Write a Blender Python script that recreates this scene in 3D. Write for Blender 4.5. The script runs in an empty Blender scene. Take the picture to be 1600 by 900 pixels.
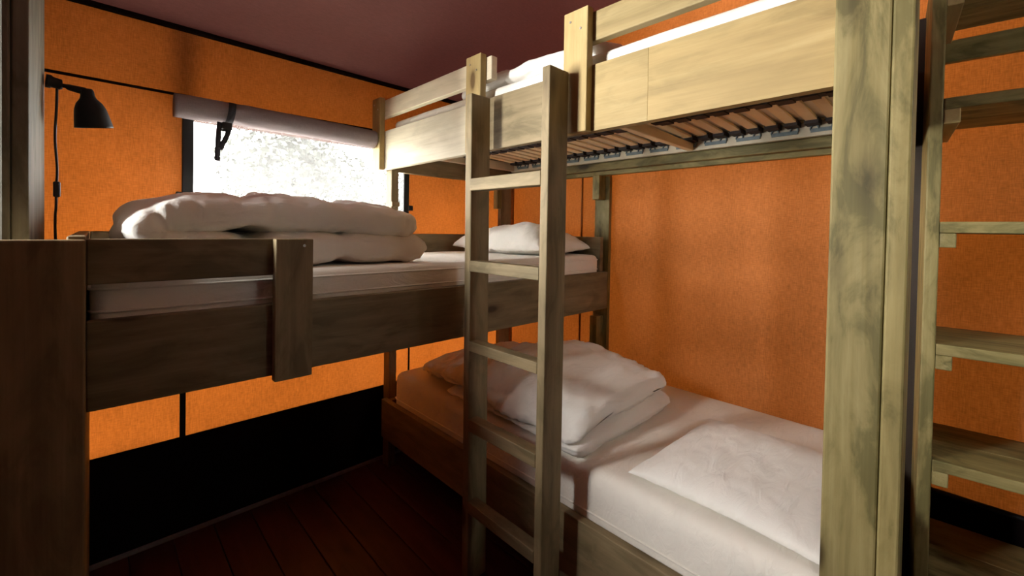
import bpy, bmesh, math, random
from mathutils import Vector, Matrix, noise
random.seed(7)
S = bpy.context.scene
COL = S.collection

# ------------------------------------------------------------------ camera
F, V0 = 670.4, 370.4
YAW, PIT, ROL = math.radians(44.1), math.radians(.917), math.radians(1.011)
CAM = Vector((2.13, 2.2, 1.28))
fw = Vector((-math.sin(YAW)*math.cos(PIT), -math.cos(YAW)*math.cos(PIT), -math.sin(PIT)))
rt = Vector((-math.cos(YAW), math.sin(YAW), 0))
up = rt.cross(fw)
r2 = math.cos(ROL)*rt + math.sin(ROL)*up
u2 = -math.sin(ROL)*rt + math.cos(ROL)*up
cd = bpy.data.cameras.new('camera')
cam = bpy.data.objects.new('camera', cd)
COL.objects.link(cam)
m = Matrix((r2, u2, -fw)).transposed().to_4x4()
m.translation = CAM
cam.matrix_world = m
cd.sensor_width = 36
cd.lens = 36*F/1600
cd.shift_y = -(450-V0)/1600
cd.clip_start = .02
S.camera = cam

# ------------------------------------------------------------------ world, light, exposure
W = bpy.data.worlds.new('overcast_sky')
S.world = W
W.use_nodes = True
bg = W.node_tree.nodes['Background']
bg.inputs[0].default_value = (1, .985, .95, 1)
bg.inputs[1].default_value = 23

def area(name, loc, direction, sx, sy, power, color):
    l = bpy.data.lights.new(name, 'AREA')
    l.shape = 'RECTANGLE'
    l.size, l.size_y, l.energy, l.color = sx, sy, power, color
    o = bpy.data.objects.new(name, l)
    COL.objects.link(o)
    o.location = loc
    o.rotation_euler = Vector(direction).to_track_quat('-Z', 'Y').to_euler()
    return o
# area lamp standing for daylight from the added, unseen side window
area('added_side_daylight', (3.36, .54, 1.475), (-1, 0, 0), .40, 1.11, 155, (1, .985, .955))

S.view_settings.view_transform = 'Standard'
S.view_settings.look = 'None'
S.view_settings.exposure = 0
S.view_settings.gamma = 1
S.view_settings.use_curve_mapping = False

# ------------------------------------------------------------------ materials
MATS = {}
def new_mat(name):
    mt = bpy.data.materials.new(name)
    mt.use_nodes = True
    MATS[name] = mt
    nt = mt.node_tree
    return mt, nt, nt.nodes['Principled BSDF'], nt.nodes['Material Output']
def nd(nt, t, **kw):
    n = nt.nodes.new(t)
    for k, v in kw.items():
        setattr(n, k, v)
    return n
def ramp(nt, stops):
    n = nd(nt, 'ShaderNodeValToRGB')
    cr = n.color_ramp
    while len(cr.elements) < len(stops):
        cr.elements.new(.5)
    for e, (p, c) in zip(cr.elements, stops):
        e.position = p
        e.color = (*c, 1) if len(c) == 3 else c
    return n

def wood(name, dark, mid, light, rough=.62, stain=.0, bump=.25):
    mt, nt, b, out = new_mat(name)
    L = nt.links.new
    at = nd(nt, 'ShaderNodeAttribute', attribute_name='grain')
    mp = nd(nt, 'ShaderNodeMapping'); mp.inputs['Scale'].default_value = (1.3, 16, 16)
    L(at.outputs['Vector'], mp.inputs[0])
    n1 = nd(nt, 'ShaderNodeTexNoise'); n1.inputs['Scale'].default_value = 1.6; n1.inputs['Detail'].default_value = 6; n1.inputs['Distortion'].default_value = .6
    L(mp.outputs[0], n1.inputs['Vector'])
    mp2 = nd(nt, 'ShaderNodeMapping'); mp2.inputs['Scale'].default_value = (3, 150, 150)
    L(at.outputs['Vector'], mp2.inputs[0])
    n2 = nd(nt, 'ShaderNodeTexNoise'); n2.inputs['Scale'].default_value = 1.5; n2.inputs['Detail'].default_value = 3
    L(mp2.outputs[0], n2.inputs['Vector'])
    mx = nd(nt, 'ShaderNodeMix', data_type='FLOAT'); mx.inputs[0].default_value = .25
    L(n1.outputs[0], mx.inputs[2]); L(n2.outputs[0], mx.inputs[3])
    lo = tuple(d*.45+m_*.55 for d, m_ in zip(dark, mid))
    cr = ramp(nt, [(.28, lo), (.5, mid), (.75, light)])
    L(mx.outputs[0], cr.inputs[0])
    # knots
    mp3 = nd(nt, 'ShaderNodeMapping'); mp3.inputs['Scale'].default_value = (2.6, 6.5, 6.5)
    L(at.outputs['Vector'], mp3.inputs[0])
    vo = nd(nt, 'ShaderNodeTexVoronoi'); vo.inputs['Scale'].default_value = 1.0; vo.inputs['Randomness'].default_value = 1
    L(mp3.outputs[0], vo.inputs['Vector'])
    kr = ramp(nt, [(.07, (1, 1, 1)), (.12, (.35, .35, .35)), (.22, (0, 0, 0))])
    L(vo.outputs['Distance'], kr.inputs[0])
    mk = nd(nt, 'ShaderNodeMix', data_type='RGBA')
    L(kr.outputs[0], mk.inputs[0]); L(cr.outputs[0], mk.inputs[6]); mk.inputs[7].default_value = (dark[0]*.55, dark[1]*.45, dark[2]*.35, 1)
    # weather stains
    n4 = nd(nt, 'ShaderNodeTexNoise'); n4.inputs['Scale'].default_value = 1; n4.inputs['Detail'].default_value = 6; n4.inputs['Roughness'].default_value = .62; n4.inputs['Distortion'].default_value = .8
    mp4 = nd(nt, 'ShaderNodeMapping'); mp4.inputs['Scale'].default_value = (4.5, 15, 15)
    L(at.outputs['Vector'], mp4.inputs[0]); L(mp4.outputs[0], n4.inputs['Vector'])
    sr = ramp(nt, [(.40, (.55, .56, .46)), (.5, (.92, .9, .82)), (.64, (1.12, 1.1, 1.06))])
    L(n4.outputs[0], sr.inputs[0])
    ms = nd(nt, 'ShaderNodeMix', data_type='RGBA', blend_type='MULTIPLY'); ms.inputs[0].default_value = stain
    L(mk.outputs[2], ms.inputs[6]); L(sr.outputs[0], ms.inputs[7])
    # per board tint
    oi = nd(nt, 'ShaderNodeObjectInfo')
    tr = ramp(nt, [(0, (.84, .85, .86)), (1, (1.1, 1.07, 1.02))])
    L(oi.outputs['Random'], tr.inputs[0])
    mt2 = nd(nt, 'ShaderNodeMix', data_type='RGBA', blend_type='MULTIPLY'); mt2.inputs[0].default_value = 1
    L(ms.outputs[2], mt2.inputs[6]); L(tr.outputs[0], mt2.inputs[7])
    L(mt2.outputs[2], b.inputs['Base Color'])
    b.inputs['Roughness'].default_value = rough
    b.inputs['Specular IOR Level'].default_value = .35
    bp = nd(nt, 'ShaderNodeBump'); bp.inputs['Strength'].default_value = bump; bp.inputs['Distance'].default_value = .002
    L(mx.outputs[0], bp.inputs['Height']); L(bp.outputs[0], b.inputs['Normal'])
    return mt

wood('pine', (.21, .15, .065), (.37, .275, .12), (.45, .35, .17), stain=.35)
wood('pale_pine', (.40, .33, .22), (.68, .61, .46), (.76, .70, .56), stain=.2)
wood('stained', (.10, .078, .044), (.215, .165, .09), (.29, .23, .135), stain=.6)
wood('weathered', (.10, .082, .03), (.25, .208, .085), (.34, .29, .14), stain=1, bump=.6)
wood('grey_wood', (.06, .06, .05), (.13, .13, .11), (.2, .2, .17), stain=.8)
wood('dark_wood', (.016, .009, .005), (.032, .019, .011), (.05, .03, .018), stain=.5)
wood('slat_wood', (.7, .56, .34), (.84, .71, .47), (.88, .77, .54), stain=.1, bump=.1)
wood('floor_wood', (.035, .010, .008), (.075, .022, .016), (.11, .038, .028), rough=.42, stain=.5)

def canvas(name, col, trans, mixf, blotch=.25, rough=True):
    mt, nt, b, out = new_mat(name)
    L = nt.links.new
    nt.nodes.remove(b)
    tc = nd(nt, 'ShaderNodeTexCoord')
    def fib(sc):
        mp = nd(nt, 'ShaderNodeMapping'); mp.inputs['Scale'].default_value = sc
        L(tc.outputs['Object'], mp.inputs[0])
        n = nd(nt, 'ShaderNodeTexNoise'); n.inputs['Scale'].default_value = 1; n.inputs['Detail'].default_value = 3
        L(mp.outputs[0], n.inputs['Vector'])
        return n
    a, c = fib((42, 42, 330)), fib((330, 330, 38))
    ad = nd(nt, 'ShaderNodeMix', data_type='FLOAT'); ad.inputs[0].default_value = .5
    L(a.outputs[0], ad.inputs[2]); L(c.outputs[0], ad.inputs[3])
    big = nd(nt, 'ShaderNodeTexNoise'); big.inputs['Scale'].default_value = 3.2; big.inputs['Detail'].default_value = 3
    L(tc.outputs['Object'], big.inputs['Vector'])
    ad2 = nd(nt, 'ShaderNodeMix', data_type='FLOAT'); ad2.inputs[0].default_value = .3
    L(ad.outputs[0], ad2.inputs[2]); L(big.outputs[0], ad2.inputs[3])
    r = ramp(nt, [(.36, (1-blotch*1.2,)*3), (.64, (1+blotch*.6,)*3)])
    L(ad2.outputs[0], r.inputs[0])
    def tinted(cc):
        mm = nd(nt, 'ShaderNodeMix', data_type='RGBA', blend_type='MULTIPLY'); mm.inputs[0].default_value = 1
        mm.inputs[6].default_value = (*cc, 1)
        L(r.outputs[0], mm.inputs[7])
        return mm
    d = nd(nt, 'ShaderNodeBsdfDiffuse'); L(tinted(col).outputs[2], d.inputs[0])
    t = nd(nt, 'ShaderNodeBsdfTranslucent'); L(tinted(trans).outputs[2], t.inputs[0])
    ms = nd(nt, 'ShaderNodeMixShader'); ms.inputs[0].default_value = mixf
    L(d.outputs[0], ms.inputs[1]); L(t.outputs[0], ms.inputs[2]); L(ms.outputs[0], out.inputs[0])
    return mt
canvas('orange_canvas', (.56, .215, .075), (.080, .0198, .0024), .5, blotch=.3)
canvas('maroon_canvas', (.185, .092, .08), (.02, .006, .005), .1, blotch=.12)
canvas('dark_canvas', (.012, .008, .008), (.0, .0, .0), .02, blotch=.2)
canvas('flap_canvas', (.40, .34, .35), (.12, .10, .105), .35, blotch=.12)

def plain(name, col, rough=.6, metal=0, var=.1, scale=60, spec=.4):
    mt, nt, b, out = new_mat(name)
    tc = nd(nt, 'ShaderNodeTexCoord')
    n = nd(nt, 'ShaderNodeTexNoise'); n.inputs['Scale'].default_value = scale; n.inputs['Detail'].default_value = 4
    nt.links.new(tc.outputs['Object'], n.inputs['Vector'])
    r = ramp(nt, [(.3, tuple(c*(1-var) for c in col)), (.7, tuple(min(1, c*(1+var)) for c in col))])
    nt.links.new(n.outputs[0], r.inputs[0]); nt.links.new(r.outputs[0], b.inputs['Base Color'])
    b.inputs['Roughness'].default_value = rough
    b.inputs['Metallic'].default_value = metal
    b.inputs['Specular IOR Level'].default_value = spec
    return mt
plain('black_metal', (.007, .007, .008), .55, spec=.25)
plain('black_plastic', (.01, .01, .011), .55)
plain('black_webbing', (.022, .022, .028), .85, scale=300)
plain('white_reflector', (.7, .7, .68), .4)
plain('screw_metal', (.5, .5, .48), .35, metal=1)
plain('cap_rubber', (.03, .024, .024), .7)
plain('holder_plastic', (.17, .22, .24), .45)
plain('base_rail', (.62, .56, .42), .5, var=.05, scale=20)
plain('grey_strip', (.20, .18, .17), .6)
plain('leaf', (.024, .027, .021), .6, var=.4, scale=3)
plain('bark', (.12, .09, .06), .9, var=.3, scale=20)
plain('bounce_ground', (.55, .54, .50), .9, var=.2, scale=30)  # pale unseen ground, added to bounce daylight into the room

def linen(name, col):
    mt, nt, b, out = new_mat(name)
    L = nt.links.new
    tc = nd(nt, 'ShaderNodeTexCoord')
    n = nd(nt, 'ShaderNodeTexNoise'); n.inputs['Scale'].default_value = 420; n.inputs['Detail'].default_value = 2
    L(tc.outputs['Object'], n.inputs['Vector'])
    w = nd(nt, 'ShaderNodeTexNoise'); w.inputs['Scale'].default_value = 16; w.inputs['Detail'].default_value = 5; w.inputs['Distortion'].default_value = 1.2
    mp = nd(nt, 'ShaderNodeMapping'); mp.inputs['Scale'].default_value = (.5, 1.6, 1); mp.inputs['Rotation'].default_value = (0, 0, .5)
    L(tc.outputs['Object'], mp.inputs[0]); L(mp.outputs[0], w.inputs['Vector'])
    a = nd(nt, 'ShaderNodeMath', operation='MULTIPLY_ADD'); a.inputs[1].default_value = .04
    L(n.outputs[0], a.inputs[0]); L(w.outputs[0], a.inputs[2])
    bp = nd(nt, 'ShaderNodeBump'); bp.inputs['Strength'].default_value = .5; bp.inputs['Distance'].default_value = .011
    L(a.outputs[0], bp.inputs['Height']); L(bp.outputs[0], b.inputs['Normal'])
    b.inputs['Base Color'].default_value = (*col, 1)
    b.inputs['Roughness'].default_value = .9
    b.inputs['Sheen Weight'].default_value = .15
    b.inputs['Specular IOR Level'].default_value = .2
    return mt
linen('white_linen', (.84, .815, .75))
linen('sheet_linen', (.83, .79, .70))

# clear plastic window sheet with a fine insect mesh: partly see-through, partly scattering
mt, nt, b, out = new_mat('window_sheet')
nt.nodes.remove(b)
tr = nd(nt, 'ShaderNodeBsdfTransparent'); tr.inputs[0].default_value = (.97, .98, .98, 1)
tl = nd(nt, 'ShaderNodeBsdfTranslucent'); tl.inputs[0].default_value = (.9, .92, .92, 1)
tc = nd(nt, 'ShaderNodeTexCoord')
nz = nd(nt, 'ShaderNodeTexNoise'); nz.inputs['Scale'].default_value = 300
nt.links.new(tc.outputs['Object'], nz.inputs['Vector'])
mr = nd(nt, 'ShaderNodeMapRange'); mr.inputs[3].default_value = .075; mr.inputs[4].default_value = .105
nt.links.new(nz.outputs[0], mr.inputs[0])
mx = nd(nt, 'ShaderNodeMixShader')
nt.links.new(mr.outputs[0], mx.inputs[0]); nt.links.new(tr.outputs[0], mx.inputs[1]); nt.links.new(tl.outputs[0], mx.inputs[2])
nt.links.new(mx.outputs[0], out.inputs[0])

# ------------------------------------------------------------------ helpers
BASE = {}          # object -> its origin in builder coordinates
def place(o, origin, parent=None):
    COL.objects.link(o)
    origin = Vector(origin)
    BASE[o.name] = origin
    if parent is not None:
        o.parent = parent
        o.location = origin - BASE[parent.name]
    else:
        o.location = origin
    return o
def tag(o, label=None, cat=None, group=None, kind=None):
    if label: o['label'] = label
    if cat: o['category'] = cat
    if group: o['group'] = group
    if kind: o['kind'] = kind
    return o
def empty(name, loc):
    return place(bpy.data.objects.new(name, None), loc)
def mesh_obj(name, me, mat, origin, parent=None, smooth=False):
    me.materials.append(MATS[mat])
    if smooth:
        for p in me.polygons: p.use_smooth = True
    return place(bpy.data.objects.new(name, me), origin, parent)
def add_grain(me, axis, seed):
    rnd = random.Random(seed)
    off = Vector((rnd.uniform(-40, 40), rnd.uniform(-40, 40), rnd.uniform(-40, 40)))
    order = [axis] + [i for i in range(3) if i != axis]
    at = me.attributes.new('grain', 'FLOAT_VECTOR', 'POINT')
    for i, v in enumerate(me.vertices):
        at.data[i].vector = Vector((v.co[order[0]], v.co[order[1]], v.co[order[2]])) + off
SEED = [0]
def box(name, x0, x1, y0, y1, z0, z1, mat, parent=None, bevel=.003, axis=None, warp=0):
    """a board or block between the given builder coordinates, its edges eased"""
    d = Vector((x1-x0, y1-y0, z1-z0))
    bm = bmesh.new()
    bmesh.ops.create_cube(bm, size=1)
    for v in bm.verts: v.co = Vector((v.co.x*d.x, v.co.y*d.y, v.co.z*d.z))
    if bevel:
        bmesh.ops.bevel(bm, geom=bm.edges[:], offset=min(bevel, min(d)*.3), segments=2, profile=.5, affect='EDGES')
    if axis is None: axis = max(range(3), key=lambda i: d[i])
    me = bpy.data.meshes.new(name); bm.to_mesh(me); bm.free()
    SEED[0] += 1
    add_grain(me, axis, SEED[0])
    return mesh_obj(name, me, mat, ((x0+x1)/2, (y0+y1)/2, (z0+z1)/2), parent)
def pydata(name, verts, faces, mat, parent=None, smooth=True, origin=None):
    vs = [Vector(v) for v in verts]
    if origin is None:
        lo = Vector((min(v.x for v in vs), min(v.y for v in vs), min(v.z for v in vs)))
        hi = Vector((max(v.x for v in vs), max(v.y for v in vs), max(v.z for v in vs)))
        origin = Vector(((lo.x+hi.x)/2, (lo.y+hi.y)/2, lo.z))
    origin = Vector(origin)
    me = bpy.data.meshes.new(name)
    me.from_pydata([v-origin for v in vs], [], faces)
    bm = bmesh.new(); bm.from_mesh(me)
    if bm.edges and all(e.is_manifold for e in bm.edges): bmesh.ops.recalc_face_normals(bm, faces=bm.faces[:])
    bm.to_mesh(me); bm.free()
    return mesh_obj(name, me, mat, origin, parent, smooth)
def sweep(path, rad, n=12, sx=1, close=True):
    """tube along points; rad number or function of index"""
    pts = [Vector(p) for p in path]
    vs, fs = [], []
    t0 = (pts[1]-pts[0]).normalized()
    ref = Vector((0, 0, 1)) if abs(t0.z) < .9 else Vector((1, 0, 0))
    a = t0.cross(ref).normalized()
    for i, p in enumerate(pts):
        t = (pts[min(i+1, len(pts)-1)]-pts[max(i-1, 0)]).normalized()
        a = (a - t*a.dot(t)).normalized(); bb = t.cross(a)
        r = rad(i) if callable(rad) else rad
        for k in range(n):
            th = 2*math.pi*k/n
            vs.append(p + a*math.cos(th)*r*sx + bb*math.sin(th)*r)
    for i in range(len(pts)-1):
        for k in range(n):
            fs.append((i*n+k, i*n+(k+1) % n, (i+1)*n+(k+1) % n, (i+1)*n+k))
    if close:
        fs.append(tuple(range(n))[::-1]); fs.append(tuple((len(pts)-1)*n+k for k in range(n)))
    return vs, fs
def join(*parts):
    V, Fc = [], []
    for vs, fs in parts:
        o = len(V); V += list(vs); Fc += [tuple(i+o for i in f) for f in fs]
    return V, Fc
def smooth_path(pts, n):
    """Catmull-Rom through points"""
    P = [Vector(p) for p in pts]; P = [2*P[0]-P[1]] + P + [2*P[-1]-P[-2]]
    res = []
    for i in range(1, len(P)-2):
        for k in range(n):
            t = k/n
            res.append(.5*((2*P[i]) + (P[i+1]-P[i-1])*t + (2*P[i-1]-5*P[i]+4*P[i+1]-P[i+2])*t*t + (3*P[i]-P[i-1]-3*P[i+1]+P[i+2])*t**3))
    res.append(P[-2])
    return res

# ------------------------------------------------------------------ room shell
RX, RY = 3.4, 3.3
def ceil_z(y): return 2.08 + .45*min(y, 4.4-y)
ZP = .405          # top of the dark skirt
def grid_wall(name, axis, u_list, z_list_fn, hole=None, mat='orange_canvas', amp=.004):
    """single canvas sheet; axis 'y' lies in y=const, u runs along x"""
    vs, fs, idx = [], [], {}
    nu = len(u_list)
    rows = z_list_fn(0)
    for j in range(len(rows)):
        for i, u in enumerate(u_list):
            z = z_list_fn(u)[j]
            w = amp*noise.noise(Vector((u*2.3, z*1.7, 3.1 if axis[0] == 'y' else 9.4)))
            idx[i, j] = len(vs)
            vs.append((u, axis[1]+w, z) if axis[0] == 'y' else (axis[1]+w, u, z))
    for j in range(len(rows)-1):
        for i in range(nu-1):
            um, zm = (u_list[i]+u_list[i+1])/2, (rows[j]+rows[j+1])/2
            if hole and any(h[0] < um < h[1] and h[2] < zm < h[3] for h in hole): continue
            fs.append((idx[i, j], idx[i+1, j], idx[i+1, j+1], idx[i, j+1]))
    o = pydata(name, vs, fs, mat, smooth=True)
    return tag(o, kind='structure')
def lin(a, b, n): return [a+(b-a)*i/n for i in range(n+1)]
WX0, WX1, WZ0, WZ1 = .85, 1.868, .98, 1.77
us = sorted(set(lin(0, WX0, 12)+lin(WX0, WX1, 14)+lin(WX1, RX, 18)))
zs = lin(ZP, WZ0, 8)+lin(WZ0, WZ1, 10)[1:]+lin(WZ1, 2.08, 5)[1:]
grid_wall('wall_left', ('y', 0), us, lambda u: zs, [(WX0, WX1, WZ0, WZ1)])
ys = lin(0, 2.2, 26)+lin(2.2, RY, 10)[1:]
grid_wall('wall_right', ('x', 0), ys, lambda y: [ZP-.02+(ceil_z(y)-ZP+.02)*k/20 for k in range(21)])
# the two walls behind the camera, with openings for the added windows
DY0, DY1, DZ0, DZ1 = .33, .75, .91, 2.04
yb = sorted(set(lin(0, DY0, 2)+lin(DY0, DY1, 6)+lin(DY1, 2.2, 6)+lin(2.2, RY, 5)))
def zb(y):
    return [0, DZ0, DZ1, ceil_z(y)] 
grid_wall('wall_near', ('x', RX), yb, zb, [(DY0, DY1, DZ0, DZ1)], 'maroon_canvas')
grid_wall('wall_front', ('y', RY), [0, .25, .55, .69, .83, 1.5, 2.2, 2.8, RX], lambda u: [0, .7, 1.42, 1.80, ceil_z(RY)], [(.55, .83, 1.42, 1.80)], 'dark_canvas')
# ceiling
vs, fs = [], []
xs = lin(-.06, RX+.06, 20)
for y in [-.02] + ys[1:-1] + [RY+.05]:
    for x in xs: vs.append((x, y, ceil_z(y)+.006*noise.noise(Vector((x*1.5, y*1.5, 0)))))
n = len(xs)
for j in range(len(ys)-1):
    for i in range(n-1): fs.append((j*n+i, j*n+i+1, (j+1)*n+i+1, (j+1)*n+i))
tag(pydata('ceiling', vs, fs, 'maroon_canvas'), kind='structure')
# skirt bands and trims
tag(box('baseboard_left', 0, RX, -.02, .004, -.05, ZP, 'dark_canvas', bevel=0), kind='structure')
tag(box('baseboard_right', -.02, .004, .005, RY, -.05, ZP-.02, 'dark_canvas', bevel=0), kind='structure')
tag(box('trim_1', .02, RX, .006, .022, 0, .014, 'grey_strip', bevel=.002), kind='structure')
tag(pydata('trim_2', *sweep(smooth_path([(0, .02, 2.068), (1.1, .022, 2.062), (2.2, .02, 2.068), (RX, .02, 2.064)], 8), .012, 8), 'dark_canvas'), kind='structure')
tag(pydata('trim_3', *sweep(smooth_path([(1.0, .008, 1.806), (1.6, .01, 1.803), (2.3, .008, 1.803), (3.0, .008, 1.806)], 8), .0055, 8), 'dark_canvas'), kind='structure')
tag(pydata('trim_4', *sweep(smooth_path([(.006, .615, .4), (.009, .62, 1.0), (.007, .616, 1.6), (.008, .615, 2.2)], 8), .006, 8), 'orange_canvas'), kind='structure')
tag(pydata('trim_5', *sweep([(.004, y, .388) for y in lin(.02, RY, 10)], .009, 8), 'black_plastic'), kind='structure')
tag(pydata('trim_6', *sweep([(.004, .004, z) for z in lin(.36, 2.1, 6)], .014, 8), 'orange_canvas'), kind='structure')
tag(pydata('trim_7', *sweep([(.006, y, ceil_z(y)-.008) for y in ys], .014, 8), 'dark_canvas'), kind='structure')
# floor: subfloor with single planks
fl = tag(box('floor', 0, RX, 0, RY, -.05, -.021, 'dark_wood', bevel=0), kind='structure')
pw = .136
k = 0
while k*pw < RX-.02:
    a, b_ = k*pw+.0015, min((k+1)*pw-.0015, RX)
    box('plank', max(a, .0045), b_, .0045, RY, -.02, 0-.0004*(k % 3), 'floor_wood', fl, bevel=.0025)
    k += 1

# window 1: sheet, frame, clips
w1 = tag(empty('window_1', ((WX0+WX1)/2, 0, WZ0)), kind='structure')
def sheet(name, x0, x1, z0, z1, y, parent):
    return pydata(name, [(x0, y, z0), (x1, y, z0), (x1, y, z1), (x0, y, z1)], [(0, 1, 2, 3)], 'window_sheet', parent, False)
sheet('window_sheet', WX0, WX1, WZ0, WZ1, -.002, w1)
box('window_frame', WX1-.026, WX1+.012, -.006, .012, WZ0, WZ1, 'black_plastic', w1)
box('window_frame', WX0-.012, WX0+.022, -.006, .012, WZ0, WZ1, 'black_plastic', w1)
box('window_frame', WX0-.012, WX1+.012, -.006, .012, WZ0-.02, WZ0+.02, 'black_plastic', w1)
box('window_frame', WX0-.012, WX1+.012, -.006, .008, WZ1-.012, WZ1+.012, 'black_plastic', w1)
for x in (WX1+.018, WX0-.022):
    box('clip', x-.014, x+.014, .003, .016, 1.382, 1.412, 'black_plastic', w1)
box('zip_strip', 1.864, 1.884, .005, .011, ZP, WZ0-.02, 'black_plastic', w1, bevel=.001)
box('zip_strip', .820, .830, .005, .011, ZP, WZ0-.02, 'black_plastic', w1, bevel=.001)
# window 2: unseen side window added behind the camera for its light
w2 = tag(empty('added_window_2', (RX, (DY0+DY1)/2, DZ0)), kind='structure')
pydata('window_sheet', [(RX, DY0, DZ0), (RX, DY1, DZ0), (RX, DY1, DZ1), (RX, DY0, DZ1)], [(0, 1, 2, 3)], 'window_sheet', w2, False)
for a in ((DY0-.03, DY0, DZ0-.03, DZ1+.03), (DY1, DY1+.03, DZ0-.03, DZ1+.03), (DY0, DY1, DZ0-.03, DZ0), (DY0, DY1, DZ1, DZ1+.03)):
    box('window_frame', RX-.03, RX-.005, *a, 'stained', w2)

# unseen plank panel added to keep rear window light off the panel boards
wr_ = tag(empty('shade_panel', (1.0, 3.0, 0)), kind='structure')
for k in range(3):
    box('plank', .97, 1.0, 2.70+.196*k, 2.895+.196*k, .001, 2.3, 'dark_wood', wr_)
w3 = tag(empty('added_window_3', (.69, RY, 1.42)), kind='structure')  # unseen window added as weak fill for the bunk fronts and shelves
pydata('window_sheet', [(.55, RY, 1.42), (.83, RY, 1.42), (.83, RY, 1.80), (.55, RY, 1.80)], [(0, 1, 2, 3)], 'window_sheet', w3, False)
for a in ((.52, .55, 1.39, 1.83), (.83, .86, 1.39, 1.83), (.55, .83, 1.39, 1.42), (.55, .83, 1.80, 1.83)):
    box('window_frame', a[0], a[1], RY-.03, RY-.005, a[2], a[3], 'stained', w3)

# ------------------------------------------------------------------ bunk bed along the right wall
bk = tag(empty('bunk_bed', (.5, 1.05, 0)), 'tall grey-brown plank bunk bed with guard rails along the orange right wall', 'bunk bed')
def screws(par, pts, ax):
    for p in pts:
        x, y, z = p
        d = [.0045]*3; d[ax] = .0015
        bm = bmesh.new(); bmesh.ops.create_cone(bm, cap_ends=True, segments=10, radius1=.0045, radius2=.0038, depth=.003)
        if ax == 0: bmesh.ops.rotate(bm, verts=bm.verts, matrix=Matrix.Rotation(math.pi/2, 3, 'Y'))
        if ax == 1: bmesh.ops.rotate(bm, verts=bm.verts, matrix=Matrix.Rotation(-math.pi/2, 3, 'X'))
        me = bpy.data.meshes.new('screw'); bm.to_mesh(me); bm.free()
        mesh_obj('screw', me, 'screw_metal', p, par)
Z0, Z1 = 1.588, 1.790
box('front_board', 1.01, 1.04, .016, .8695, Z0, Z1, 'pale_pine', bk)  # front in three tones: palest at left, darkest between the guard posts
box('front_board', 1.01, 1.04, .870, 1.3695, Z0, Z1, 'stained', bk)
box('front_board', 1.01, 1.04, 1.370, 1.602, Z0, Z1, 'pine', bk, bevel=.0008)
box('front_board', 1.01, 1.04, 1.6022, 2.075, Z0, Z1, 'pine', bk, bevel=.0008)
for a, b_ in ((.016, .102), (.825, .916), (1.325, 1.417)):
    p = box('guard_post', 1.0405, 1.07, a, b_, Z0-.003, 1.962, 'pine', bk)
    screws(p, [(1.0702, (a+b_)/2-.02, 1.93), (1.0702, (a+b_)/2+.02, 1.90)], 0)
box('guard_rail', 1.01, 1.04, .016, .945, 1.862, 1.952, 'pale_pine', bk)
box('guard_rail', 1.01, 1.04, 1.325, 2.075, 1.862, 1.952, 'pine', bk)
# back and ends of the upper bunk
box('back_board', .035, .065, .03, 2.08, 1.60, 1.80, 'weathered', bk)
box('ledger', .0655, .108, .06, 2.05, 1.622, 1.664, 'weathered', bk)
box('ledger', .98, 1.0095, .125, 2.05, 1.622, 1.664, 'stained', bk)
box('end_board', .0655, 1.0095, .03, .06, 1.588, 1.79, 'stained', bk)
box('end_board', .0655, .97, 2.05, 2.08, 1.588, 1.79, 'stained', bk)
# posts
box('post', .967, 1.0095, .0605, .122, .0, 1.5875, 'stained', bk)
box('post', 1.0405, 1.0695, 2.023, 2.110, 0, 2.06, 'weathered', bk, bevel=.004)
box('post', .975, 1.0695, 2.1105, 2.142, 0, 2.06, 'weathered', bk, bevel=.004)
box('post', .06, .10, 2.0905, 2.125, 0, 2.03, 'dark_wood', bk)
box('post', .1, .195, .062, .092, 0, 1.585, 'stained', bk)
pc = box('post', .008, .034, .73, .828, 0, 1.60, 'weathered', bk)
box('block', .0345, .10, .756, .802, 1.462, 1.5995, 'weathered', bk)
box('block', .0345, .10, .756, .802, .62, .8, 'weathered', bk)
box('block', .195, .235, .062, .10, 1.42, 1.585, 'weathered', bk)
box('block', .967, 1.012, .1225, .135, 1.395, 1.42, 'stained', bk)
# lower bunk
box('front_board', 1.01, 1.04, .10, 2.0225, .172, .372, 'stained', bk)
box('end_board', .05, 1.0095, .125, .155, .172, .372, 'stained', bk)
box('back_board', .035, .065, .156, 2.05, .172, .372, 'stained', bk)
box('ledger', .0655, .108, .16, 2.05, .22, .262, 'stained', bk)
box('ledger', .975, 1.0095, .16, 2.02, .22, .262, 'stained', bk)
box('end_board', .05, 1.0095, 2.0525, 2.0825, .172, .372, 'stained', bk)
for y in (.5, 1.0, 1.5):
    box('support_slat', .0655, 1.0095, y, y+.09, .2625, .282, 'slat_wood', bk)
for y in (.2, 1.95):
    box('support_slat', .0655, 1.0095, y, y+.06, .2625, .282, 'slat_wood', bk)
box('leg', .967, 1.0095, 1.3, 1.345, 0, .172, 'stained', bk)

# ------------------------------------------------------------------ slatted base of the upper bunk
sb = tag(empty('slatted_base', (.52, 1.07, 1.665)), 'pale sprung slat frame with dark caps seen from below the upper bunk', 'bed base')
box('side_rail', .109, .133, .12, 2.04, 1.6655, 1.722, 'base_rail', sb)
box('side_rail', .95, .974, .12, 2.04, 1.6655, 1.722, 'base_rail', sb)
box('end_rail', .1335, .9495, .12, .15, 1.672, 1.722, 'base_rail', sb)
box('end_rail', .1335, .9495, 2.01, 2.04, 1.672, 1.722, 'base_rail', sb)
box('cross_beam', .1335, .9495, 1.315, 1.345, 1.666, 1.700, 'slat_wood', sb)
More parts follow.
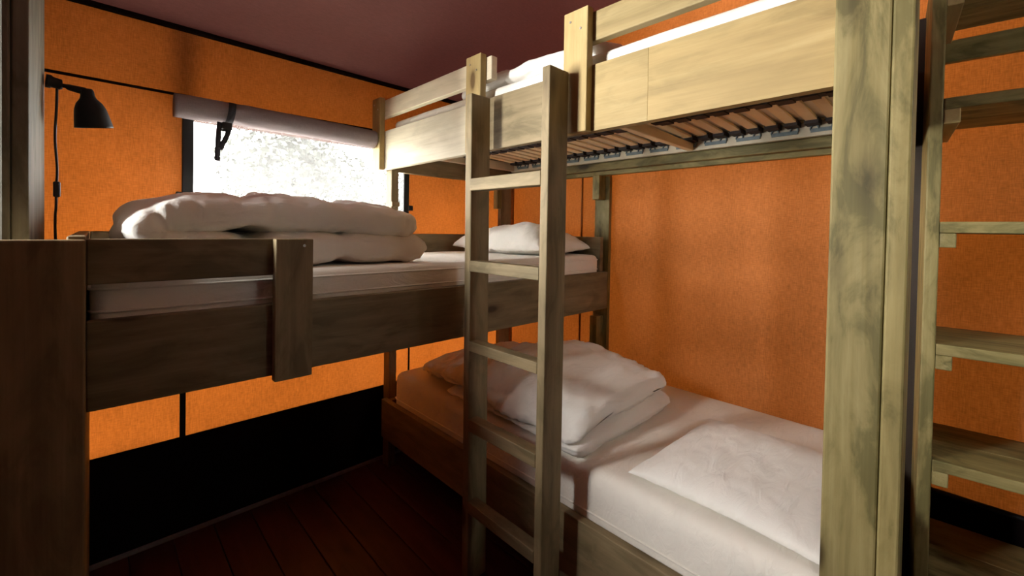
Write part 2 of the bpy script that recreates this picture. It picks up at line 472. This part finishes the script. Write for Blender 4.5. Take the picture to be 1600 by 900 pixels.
# one slat, shared
def slat_mesh():
    vs, fs = [], []
    N = 10
    for i in range(N+1):
        t = i/N; x = -.395+.79*t; z = .012*(1-(2*t-1)**2)
        for (y, dz) in ((-.019, 0), (.019, 0), (.019, .008), (-.019, .008)): vs.append((x, y, z+dz))
    for i in range(N):
        for k in range(4): fs.append((i*4+k, i*4+(k+1) % 4, (i+1)*4+(k+1) % 4, (i+1)*4+k))
    fs += [(3, 2, 1, 0), tuple(N*4+k for k in range(4))]
    me = bpy.data.meshes.new('slat'); me.from_pydata(vs, [], fs); add_grain(me, 0, 3)
    bm = bmesh.new(); bm.from_mesh(me); bmesh.ops.recalc_face_normals(bm, faces=bm.faces[:]); bm.to_mesh(me); bm.free()
    me.materials.append(MATS['slat_wood'])
    return me
def bmbox(b):
    x0, x1, y0, y1, z0, z1 = b
    vs = [(x, y, z) for x in (x0, x1) for y in (y0, y1) for z in (z0, z1)]
    return vs, [(0, 1, 3, 2), (4, 6, 7, 5), (0, 4, 5, 1), (2, 3, 7, 6), (0, 2, 6, 4), (1, 5, 7, 3)]
def arc_band(y, z, r, x0, x1, t=.004, n=12):
    vs, fs = [], []
    for i in range(n+1):
        a = math.pi*i/n - .35*(1-2*i/n)
        for rr in (r, r+t):
            for x in (x0, x1): vs.append((x, y+rr*math.cos(a), z+rr*math.sin(a)))
    for i in range(n):
        q, w = i*4, (i+1)*4
        fs += [(q, q+1, w+1, w), (q+2, w+2, w+3, q+3), (q, w, w+2, q+2), (q+1, q+3, w+3, w+1)]
    fs += [(0, 2, 3, 1), (n*4, n*4+1, n*4+3, n*4+2)]
    return vs, fs
SLAT = slat_mesh()
hv, hf = join(bmbox((-.002, .005, -.046, .046, -.020, -.006)), arc_band(-.034, -.006, .011, -.002, .007), arc_band(.034, -.006, .011, -.002, .007))
HOLD = bpy.data.meshes.new('slat_holder'); HOLD.from_pydata(hv, [], hf); HOLD.materials.append(MATS['holder_plastic'])
cv, cf = bmbox((0, .062, -.023, .023, -.007, .013))
CAP = bpy.data.meshes.new('slat_cap'); CAP.from_pydata(cv, [], cf); CAP.materials.append(MATS['cap_rubber'])
lv, lf = bmbox((-.03, .03, -.022, .022, -.005, .0))
pitch = .0672
for i in range(27):
    y = .2 + i*pitch
    place(bpy.data.objects.new('slat', SLAT), (.541, y, 1.712), sb)
for i in range(14):
    yc = .2 + (2*i+.5)*pitch
    for side in (0, 1):
        if side and i % 2: continue
        h = bpy.data.objects.new('slat_holder', HOLD)
        place(h, (.1355 if side == 0 else .9475, yc, 1.7), sb)
        if side: h.rotation_euler.z = math.pi
        for dy in (-.5*pitch, .5*pitch):
            if yc+dy > 2.0: continue
            c = bpy.data.objects.new('slat_cap', CAP)
            COL.objects.link(c); c.parent = h; c.location = (.0, dy, .010)
parts = [bmbox((.53, .57, .16, 1.30, 1.7065, 1.7115)), bmbox((.53, .57, 1.36, 2.0, 1.7065, 1.7115))]
for i in range(27):
    y = .2+i*pitch
    if abs(y-1.33) < .04: continue
    parts.append(bmbox((.525, .575, y-.024, y+.024, 1.702, 1.7205)))
pydata('centre_belt', *join(*parts), 'cap_rubber', sb, smooth=False)

# ------------------------------------------------------------------ cross bunk along the window wall
cb = tag(empty('cross_bunk', (1.15, .45, 0)), 'dark-looking plank bunk crossing under the window with a short guard rail', 'bunk bed')
box('front_board', .10, 2.146, .84, .87, .858, 1.060, 'stained', cb)
box('guard_rail', 1.675, 2.146, .84, .87, 1.142, 1.244, 'stained', cb)
gp = box('guard_post', 1.675, 1.775, .8705, .90, .846, 1.244, 'stained', cb)
screws(gp, [(1.70, .9003, 1.225)], 1)
for k in range(6):
    box('panel_board', 2.1465+.1965*k, 2.3415+.1965*k, .8705, .90, 0, 1.243, 'stained', cb, bevel=.004)
for a, b_ in ((.002, .205), (.2065, .41), (.4115, .6), (.6015, .805), (.8065, 1.01), (1.0115, 1.25)):
    box('end_board', 2.1465, 2.176, .025, .87, a, b_, 'stained', cb, axis=1)
box('back_board', .236, 2.146, .018, .048, .86, 1.25, 'stained', cb)
box('head_board', .07, .0995, .10, .728, .86, 1.25, 'stained', cb)
box('head_board', .1005, .13, .12, .838, 1.06, 1.25, 'stained', cb)
box('ledger', .135, 2.14, .80, .8395, .90, .94, 'stained', cb)
box('ledger', .24, 2.14, .0485, .0600, .90, .94, 'stained', cb)
for i in range(7):
    box('support_slat', .25+i*.29, .34+i*.29, .05, .838, .9405, .96, 'slat_wood', cb)

# ------------------------------------------------------------------ ladder
ld = tag(empty('bunk_ladder', (1.12, 1.16, 0)), 'grey-brown wooden ladder with five rungs hooked on the front of the bunk', 'ladder')
def ladder_rail(y0, y1, dyb, zt):
    o = box('side_rail', 1.0805, 1.17, y0, y1, 0, zt, 'stained', ld, bevel=.004)
    for v in o.data.vertices: v.co.y += dyb*(.5 - v.co.z/zt)
ladder_rail(.957, .990, .018, 1.768)
ladder_rail(1.327, 1.358, .0, 1.772)
for z1, h in ((1.462, .044), (1.169, .040), (.880, .036), (.600, .044), (.302, .040)):
    box('rung', 1.128, 1.1715, .985+.018*(1-z1/1.77), 1.3285, z1-h, z1, 'stained', ld, bevel=.003)

# ------------------------------------------------------------------ tall post at the left with its lamp
tp = tag(empty('wooden_post', (2.285, .53, 0)), 'tall grey post of upright boards beside the black reading lamp', 'post')
box('board', 2.240, 2.268, .33, .728, 0, 2.222, 'grey_wood', tp, bevel=.004)
box('board', 2.2685, 2.284, .33, .734, 0, 2.222, 'grey_wood', tp, bevel=.004)
box('board', 2.2845, 2.33, .33, .728, 0, 2.222, 'grey_wood', tp, bevel=.004)

box('board', 2.276, 2.33, .03, .3295, 0, 2.088, 'grey_wood', tp, bevel=.004)  # hidden board added to block side daylight from the rolled flap

box('light_stop', 2.285, 2.32, .0055, .0295, ZP+.01, 2.04, 'grey_wood', tp, bevel=.003)  # hidden filler added to stop side light leaking along the wall

lp = tag(empty('reading_lamp', (2.2342, .36, 1.6827)), 'small matt black spotlight clamped on the tall post at upper left', 'lamp')
LY = .36
pydata('mount', *sweep([(2.2355, LY, 1.6889), (2.2254, LY, 1.6880), (2.2240, LY, 1.6880), (2.2059, LY, 1.6844), (2.2023, LY, 1.6844)], lambda i: (.019, .019, .0155, .0155, .012)[i], 18), 'black_metal', lp)
pydata('arm', *sweep([(2.2041, LY, 1.6827), (2.1961, LY, 1.6827), (2.1900, LY, 1.6809), (2.1758, LY, 1.6791), (2.1634, LY, 1.6774), (2.1528, LY, 1.6783)], lambda i: (.006, .006, .009, .010, .011, .010)[i], 14), 'black_metal', lp)
# shade: lathe about a slightly tilted axis
ax0 = Vector((2.1528, LY, 1.6853)); dirv = Vector((-.16, -.14, -1)).normalized()
prof = [(0, .004), (.0, .014), (.008, .018), (.022, .018), (.032, .021), (.048, .033), (.066, .040), (.090, .0445), (.122, .049), (.128, .050), (.128, .047), (.122, .046), (.086, .041), (.062, .036), (.045, .028), (.036, .010)]
vs, fs = [], []
pp = dirv.cross(Vector((0, 1, 0))).normalized(); qq = dirv.cross(pp)
NS = 28
for s, r in prof:
    for k in range(NS):
        a = 2*math.pi*k/NS
        vs.append(ax0 + dirv*s*.9 + (pp*math.cos(a)+qq*math.sin(a))*r*.9)
for i in range(len(prof)-1):
    for k in range(NS): fs.append((i*NS+k, i*NS+(k+1) % NS, (i+1)*NS+(k+1) % NS, (i+1)*NS+k))
fs.append(tuple(range(NS))); fs.append(tuple((len(prof)-1)*NS+k for k in range(NS)))
sh = pydata('lamp_shade', vs, fs, 'black_metal', lp)
bc = ax0 + dirv*.066
pydata('bulb', *sweep([bc - dirv*.037, bc - dirv*.02, bc - dirv*.008, bc + dirv*.006, bc + dirv*.018, bc+dirv*.024], lambda i: (.010, .013, .02, .022, .015, .004)[i], 14), 'white_reflector', sh)
pydata('cord', *sweep(smooth_path([(2.2134, LY, 1.6738), (2.2143, LY, 1.6163), (2.2174, LY-.005, 1.5278), (2.2130, LY, 1.4393), (2.2143, LY, 1.3862), (2.2152, LY, 1.3243), (2.2174, LY-.01, 1.2712), (2.2156, LY-.02, 1.0322), (2.2183, LY-.025, 0.012)], 8), .0032, 8), 'black_plastic', lp)
box('cord_switch', 2.2059, 2.2214, LY-.008, LY+.008, 1.3535, 1.3995, 'black_plastic', lp, bevel=.004)

# ------------------------------------------------------------------ shelf unit on the right
su = empty('shelf_unit', (.39, 2.138, 0)); BASE[su.name] = Vector((0, 0, 0))
tag(su, 'grey-green plank shelf unit with open shelves at the right edge', 'shelf')
su.rotation_euler.z = math.radians(4.6)
# local: depth runs towards -x, width towards +y
SW, SD = .92, .352
box('side_panel', -SD/2-.001, 0, 0, .031, 0, 2.06, 'weathered', su, bevel=.004)
box('side_panel', -SD, -SD/2-.002, 0, .031, 0, 2.06, 'weathered', su, bevel=.004)
box('side_panel', -SD/2-.001, 0, SW-.031, SW, 0, 2.06, 'weathered', su, bevel=.004)
box('side_panel', -SD, -SD/2-.002, SW-.031, SW, 0, 2.06, 'weathered', su, bevel=.004)
for z in (.302, .637, .974, 1.326, 1.680, 2.015):
    s = box('shelf', -SD/2-.001, .0, .0315, SW-.0315, z-.032, z, 'weathered', su)
    box('rear_plank', -SD, -SD/2-.002, .0315, SW-.0315, z-.032, z, 'weathered', s)
    box('cleat', -SD+.01, -.002 if z != 1.326 else -.004, .0315, .066, z-.074, z-.0325, 'pine' if z > 1.6 else 'weathered', s)
    box('cleat', -SD+.01, -.002, SW-.066, SW-.0315, z-.074, z-.0325, 'pine' if z > 1.6 else 'weathered', s)
box('back_rail', -SD-.022, -SD-.0005, .02, SW, 1.88, 1.955, 'weathered', su)

# ------------------------------------------------------------------ soft things
def lattice(nx, ny, nz, fn):
    idx, vs, fs = {}, [], []
    def vid(i, j, k):
        if (i, j, k) not in idx:
            idx[i, j, k] = len(vs)
            e = lambda t: math.sin((2*t-1)*math.pi/2)*.55+(2*t-1)*.45
            vs.append(fn(Vector((e(i/nx), e(j/ny), e(k/nz)))))
        return idx[i, j, k]
    for j in range(ny):
        for k in range(nz):
            for i in (0, nx): fs.append(tuple(vid(i, a, b) for a, b in ((j, k), (j+1, k), (j+1, k+1), (j, k+1))))
    for i in range(nx):
        for k in range(nz):
            for j in (0, ny): fs.append(tuple(vid(a, j, b) for a, b in ((i, k), (i+1, k), (i+1, k+1), (i, k+1))))
    for i in range(nx):
        for j in range(ny):
            for k in (0, nz): fs.append(tuple(vid(a, b, k) for a, b in ((i, j), (i+1, j), (i+1, j+1), (i, j+1))))
    return vs, fs
def mattress(name, x0, x1, y0, y1, z0, z1, mat, parent, r=.035, wob=.003, wr=0, seed=0):
    c = Vector(((x0+x1)/2, (y0+y1)/2, (z0+z1)/2)); h = Vector(((x1-x0)/2, (y1-y0)/2, (z1-z0)/2))
    def fn(p):
        q = Vector((p.x*h.x, p.y*h.y, p.z*h.z))
        inn = Vector([max(-(h[i]-r), min(h[i]-r, q[i])) for i in range(3)])
        d = q-inn
        if d.length > 1e-6 and max(abs(p.x), abs(p.y), abs(p.z)) > .999:
            # push to the rounded surface
            q = inn + d.normalized()*r if sum(1 for i in range(3) if abs(d[i]) > 1e-6) > 1 else q
        w = wob*noise.noise(q*4+Vector((seed, 0, 0)))
        if p.z > .5:
            w += wr*math.sin(q.y*150+6*noise.noise(q*5))*max(0, noise.noise(q*2.2+Vector((seed, 5, 1)))+.2)
            q.z += w
        elif p.z > -.9:
            q.x += w*(1 if p.x > .9 else 0); q.y += w*(1 if p.y > .9 else 0)
        return c+q
    return pydata(name, *lattice(60, 70, 8, fn), mat, parent)
def piping(x0, x1, y0, y1, z, r, parent):
    c = .03
    pts = [(x0+c, y0, z), (x1-c, y0, z), (x1-.008, y0+.008, z), (x1, y0+c, z), (x1, y1-c, z), (x1-.008, y1-.008, z), (x1-c, y1, z), (x0+c, y1, z), (x0+.008, y1-.008, z), (x0, y1-c, z), (x0, y0+c, z), (x0+.008, y0+.008, z), (x0+c, y0, z)]
    pydata('piping', *sweep(pts, r, 6), 'sheet_linen', parent)
def bed_mattress(label, x0, x1, y0, y1, z0, z1, pip, **kw):
    e = tag(empty('mattress', ((x0+x1)/2, (y0+y1)/2, z0)), label, 'mattress')
    mattress('cover', x0, x1, y0, y1, z0, z1, 'sheet_linen', e, **kw)
    for z in pip: piping(x0, x1, y0, y1, z, .0035, e)
bed_mattress('white mattress on the middle cross bunk below the window', .133, 2.142, .126, .836, .962, 1.150, (1.074, 1.126), r=.03, seed=3)
bed_mattress('white sheeted mattress of the lowest bunk', .068, 1.005, .165, 2.045, .284, .525, (.39,), r=.04, wr=.0018, seed=8)
bed_mattress('white mattress on the top bunk behind the guard rails', .11, 1.0, .115, 2.04, 1.7335, 1.848, (), r=.03, seed=5)

def ribbon(path, half_w, half_t, axis, nseg=10, nth=64, pinch=(), seed=0, wr=.006, exp=.62, wfun=None):
    """thick quilt swept along a path in a vertical plane; axis = horizontal direction of its width"""
    pts = smooth_path(path, nseg)
    L = [0]
    for a, b_ in zip(pts, pts[1:]): L.append(L[-1]+(b_-a).length)
    T = L[-1]; W_ = Vector(axis)
    vs, fs = [], []
    M = len(pts)
    rings = []
    for i, p in enumerate(pts):
        t = (pts[min(i+1, M-1)]-pts[max(i-1, 0)]).normalized()
        nrm = W_.cross(t).normalized()
        s = L[i]/T
        endf = max(.06, min(1, (1-(max(0, 1-min(L[i], T-L[i])/(half_t*1.1)))**2)))**.5
        h = half_t*endf
        for s0 in pinch: h *= 1-.22*math.exp(-((s-s0)/.018)**2)
        wm, wc = wfun(s) if wfun else (1, 0)
        w = half_w*wm*(.9+.1*endf)
        ring = []
        for k in range(nth):
            a = 2*math.pi*k/nth
            ca, sa = math.cos(a), math.sin(a)
            cw = math.copysign(abs(ca)**.42, ca); ct = math.copysign(abs(sa)**exp, sa)
            q = p + W_*(w*cw+wc) + nrm*(h*ct)
            pv = Vector((q.x*7, q.y*7, q.z*9+seed))
            q += nrm*ct*wr*1.6*noise.noise(pv*.6) + (nrm*ct+W_*cw*.4)*wr*noise.noise(pv*1.9)
            rid = 1-abs(noise.noise(Vector((q.x*14, q.y*5, q.z*16+seed))))
            q -= (nrm*ct*.6+W_*cw*.6)*wr*.9*max(0, rid-.8)*5
            ga = noise.noise(Vector((L[i]*55, k*.04, seed)))*abs(cw)**6*wr*.45
            q += W_*ga
            rid2 = 1-abs(noise.noise(Vector((q.x*6+q.y*9, q.y*30, q.z*34+seed*2))))
            q -= (nrm*ct*.5+W_*cw*.5)*wr*.55*max(0, rid2-.72)*3
            ring.append(len(vs)); vs.append(q)
        rings.append(ring)
    for A, B in zip(rings, rings[1:]):
        for k in range(nth): fs.append((A[k], A[(k+1) % nth], B[(k+1) % nth], B[k]))
    fs.append(tuple(rings[0])[::-1]); fs.append(tuple(rings[-1]))
    return vs, fs

# folded duvet on the middle bunk
y_ = .47
d1 = ribbon([(1.19, y_, 1.203), (1.45, y_, 1.206), (1.75, y_, 1.206), (1.93, y_, 1.212), (2.008, y_, 1.228), (2.035, y_, 1.262), (2.0, y_, 1.298), (1.92, y_, 1.311), (1.7, y_, 1.318), (1.5, y_, 1.314), (1.3, y_, 1.294), (1.235, y_, 1.284)], .30, .062, (0, 1, 0), nseg=16, pinch=(.2, .36, .66, .83), seed=4, wr=.011, exp=.5)
d1 = ([Vector((v.x, v.y, max(v.z, 1.1515))) for v in d1[0]], d1[1])
tag(pydata('duvet', *d1, 'white_linen'), 'thick white duvet folded double on the middle bunk by the window', 'duvet')

# heaped duvet on the lower bunk
def wf(s): return (.62+.38*min(1, s*1.6), .06*(1-s))
d2 = ribbon([(.66, .30, .575), (.66, .45, .592), (.66, .68, .648), (.66, .86, .690), (.67, 1.05, .682), (.67, 1.22, .652), (.67, 1.35, .622)], .335, .052, (1, 0, 0), nseg=16, seed=11, wr=.019, wfun=wf)
d3 = ribbon([(.67, .62, .560), (.67, .85, .575), (.67, 1.1, .572), (.67, 1.37, .556)], .335, .040, (1, 0, 0), nseg=18, seed=17, wr=.013)
def drape(vs):
    out = []
    for v in vs:
        f = max(0, (v.x-.72)/.28)
        z = v.z - .075*f*f*max(0, min(1, (v.z-.55)/.12))
        out.append(Vector((v.x, v.y, max(z, .524))))
    return out
V, Fc = join((drape(d2[0]), d2[1]), (drape(d3[0]), d3[1]))
tag(pydata('duvet', V, Fc, 'white_linen'), 'rumpled white duvet heaped behind the ladder on the lowest bunk', 'duvet')
# duvet on the top bunk
d4 = ribbon([(.60, .62, 1.875), (.60, .80, 1.892), (.60, 1.05, 1.902), (.60, 1.25, 1.892), (.60, 1.42, 1.872)], .36, .048, (1, 0, 0), nseg=12, pinch=(.4,), seed=23, wr=.010)
V = [Vector((v.x, v.y, max(v.z, 1.8485))) for v in d4[0]]
tag(pydata('duvet', V, d4[1], 'white_linen'), 'white duvet lying on the top bunk between the guard posts', 'duvet')

def pillow(label, cx, cy, z, ha, hb, hc, rz=0, tilt=0, seed=0, flat=.25, wr=.008, N=46):
    vs, fs, idx = [], [], {}
    R = Matrix.Rotation(rz, 3, 'Z') @ Matrix.Rotation(tilt, 3, 'Y')
    for side in (1, -1):
        for i in range(N+1):
            for j in range(N+1):
                if side == -1 and (i in (0, N) or j in (0, N)):
                    idx[side, i, j] = idx[1, i, j]; continue
                u, v = math.sin((2*i/N-1)*math.pi/2)*.6+(2*i/N-1)*.4, math.sin((2*j/N-1)*math.pi/2)*.6+(2*j/N-1)*.4
                prof = (max(0, 1-u*u)**.5*max(0, 1-v*v)**.5)**.75
                x = ha*u*(1-.07*(1-v*v)**1*abs(u)**4); y = hb*v*(1-.07*(1-u*u)*abs(v)**4)
                zz = side*hc*prof*(1 if side > 0 else flat)
                q = Vector((x*6, y*6, seed+side*3))
                k = .5+.5*max(abs(u), abs(v))**3
                zz += side*prof*hc*.22*noise.noise(q*.8) + prof**.5*wr*k*noise.noise(q*2.2)
                rid = 1-abs(noise.noise(Vector((x*9+y*5, y*17-x*4, seed+5))))
                zz -= prof**.6*wr*1.2*max(0, rid-.78)*4
                idx[side, i, j] = len(vs)
                vs.append(R @ Vector((x, y, zz)) + Vector((cx, cy, z)))
    for side in (1, -1):
        for i in range(N):
            for j in range(N):
                f = [idx[side, i, j], idx[side, i+1, j], idx[side, i+1, j+1], idx[side, i, j+1]]
                fs.append(tuple(f if side > 0 else f[::-1]))
    return tag(pydata('pillow', vs, fs, 'white_linen'), label, 'pillow')
pillow('plump white pillow at the head of the middle bunk', .37, .45, 1.186, .225, .335, .135, rz=.05, seed=2)
pillow('flat white pillow at the front end of the lowest bunk', .67, 1.785, .54, .29, .262, .06, rz=-.03, seed=9, wr=.004)

# ------------------------------------------------------------------ rolled window flap with strap
wfp = tag(empty('window_flap', (1.38, .05, 1.70)), 'rolled-up mauve-grey canvas flap above the window', 'window flap')
vs, fs = [], []
N, T = 70, 26
for i in range(N+1):
    x = 1.912-.834*i/N
    cz = 1.748 + .004*math.sin(x*5)
    pin = math.exp(-((x-1.715)/.03)**2)
    r = .046*(1-.16*pin) + .003*noise.noise(Vector((x*5, 0, 0)))
    for k in range(T):
        a = 2*math.pi*k/T
        rr = r + .0035*noise.noise(Vector((x*9, math.cos(a)*2.2, math.sin(a)*2.2))) + .003*pin*math.sin(a*6)
        vs.append((x, .054+rr*math.cos(a)*.95, cz+rr*math.sin(a)))
for i in range(N):
    for k in range(T): fs.append((i*T+k, i*T+(k+1) % T, (i+1)*T+(k+1) % T, (i+1)*T+k))
fs.append(tuple(range(T))); fs.append(tuple(N*T+k for k in range(T)))
pydata('roll', vs, fs, 'flap_canvas', wfp)
def band(pts, wid, th, wdir):
    pts = [Vector(p) for p in pts]; wd = Vector(wdir).normalized()
    vs, fs = [], []
    for i, p in enumerate(pts):
        t = (pts[min(i+1, len(pts)-1)]-pts[max(i-1, 0)]).normalized()
        n_ = t.cross(wd).normalized(); w_ = n_.cross(t).normalized()
        for a, b_ in ((-1, -1), (1, -1), (1, 1), (-1, 1)): vs.append(p+w_*wid*.5*a+n_*th*.5*b_)
    for i in range(len(pts)-1):
        for k in range(4): fs.append((i*4+k, i*4+(k+1) % 4, (i+1)*4+(k+1) % 4, (i+1)*4+k))
    fs += [(0, 1, 2, 3), tuple((len(pts)-1)*4+k for k in (3, 2, 1, 0))]
    return vs, fs
loop = [(1.712+.03*(k/24), .054+.050*math.cos(a), 1.747+.049*math.sin(a)) for k in range(25) for a in [math.pi*.72-2*math.pi*k/24*.72]]
pydata('strap', *band(loop, .026, .003, (1, 0, 0)), 'black_webbing', wfp)
bk_ = box('buckle', 1.726, 1.762, .094, .112, 1.672, 1.702, 'black_plastic', wfp, bevel=.004)
pydata('strap_tail', *band(smooth_path([(1.735, .104, 1.69), (1.742, .106, 1.655), (1.756, .108, 1.62), (1.768, .108, 1.588)], 5), .019, .003, (1, 0, 0)), 'black_webbing', wfp)
pydata('strap_tail', *band(smooth_path([(1.768, .1, 1.70), (1.773, .106, 1.66), (1.776, .108, 1.60), (1.778, .108, 1.54)], 5), .019, .003, (1, 0, 0)), 'black_webbing', wfp)
box('strap_loop', 1.745, 1.772, .100, .106, 1.664, 1.672, 'black_plastic', wfp, bevel=.002)

# ------------------------------------------------------------------ outside
gr = pydata('ground', [(-25, -25, -.25), (25, -25, -.25), (25, 25, -.25), (-25, 25, -.25)], [(0, 1, 2, 3)], 'bounce_ground', smooth=False)
tag(gr, kind='structure')
# added unseen roof edge and leaf screen, to dim skylight on the canvas walls
rv, rf = [], []
for x in lin(-.6, 4.2, 12):
    for y, z in ((.0, 2.09), (-.25, 1.985), (-.5, 1.88), (-.5, 1.80)): rv.append((x, y, z))
for i in range(12):
    for k in range(3): rf.append((i*4+k, i*4+k+1, (i+1)*4+k+1, (i+1)*4+k))
tag(pydata('shade_overhang', rv, rf, 'maroon_canvas'), kind='structure')
hr = random.Random(31)
hv_, hf_ = [], []
for i in range(9000):
    p = Vector((-1.5+hr.gauss(0, .16), hr.uniform(-.4, 4.2), hr.uniform(-.25, 2.5)))
    a = Vector((hr.uniform(-1, 1), hr.uniform(-1, 1), hr.uniform(-1, 1))).normalized()
    s_ = a.cross(Vector((hr.uniform(-1, 1), hr.uniform(-1, 1), hr.uniform(-1, 1)))).normalized()
    o = len(hv_); l, w = .16, .05
    hv_ += [p, p+a*l*.5+s_*w, p+a*l, p+a*l*.5-s_*w]; hf_.append((o, o+1, o+2, o+3))
tag(pydata('shade_hedge', hv_, hf_, 'leaf', smooth=False), kind='structure')
def tree(label, cx, cy, cz, rx, rz, nleaf, seed):
    rnd = random.Random(seed)
    t = tag(empty('tree', (cx, cy, -.25)), label, 'tree', 'trees outside the window')
    pydata('trunk', *sweep([(cx, cy, -.25), (cx+.05, cy, .6), (cx-.03, cy+.05, cz)], lambda i: (.13, .10, .05)[i], 10), 'bark', t)
    blobs = []
    for i in range(26):
        d = Vector((rnd.gauss(0, 1), rnd.gauss(0, 1), rnd.gauss(0, 1))).normalized()*rnd.uniform(.35, .9)
        blobs.append((Vector((cx+d.x*rx, cy+d.y*rx, cz+d.z*rz)), rnd.uniform(.25, .5)))
    vs, fs = [], []
    for i in range(nleaf):
        c, r = blobs[i % len(blobs)]
        d = Vector((rnd.gauss(0, 1), rnd.gauss(0, 1), rnd.gauss(0, 1)))
        p = c + d.normalized()*r*rnd.random()**.4
        a = Vector((rnd.uniform(-1, 1), rnd.uniform(-1, 1), rnd.uniform(-1, .4))).normalized()
        s_ = a.cross(Vector((rnd.uniform(-1, 1), rnd.uniform(-1, 1), rnd.uniform(-1, 1)))).normalized()
        l, w = rnd.uniform(.07, .14), rnd.uniform(.028, .045)
        o = len(vs)
        vs += [p, p+a*l*.5+s_*w, p+a*l, p+a*l*.5-s_*w]; fs.append((o, o+1, o+2, o+3))
    pydata('foliage', vs, fs, 'leaf', t, smooth=False)
tree('loose leafy tree seen hazily through the middle of the window', -.25, -5.2, 2.1, 1.1, 1.0, 6200, 5)
tree('leafy tree seen hazily at the right of the window', -2.6, -6.4, 1.7, 1.2, 1.0, 4200, 9)
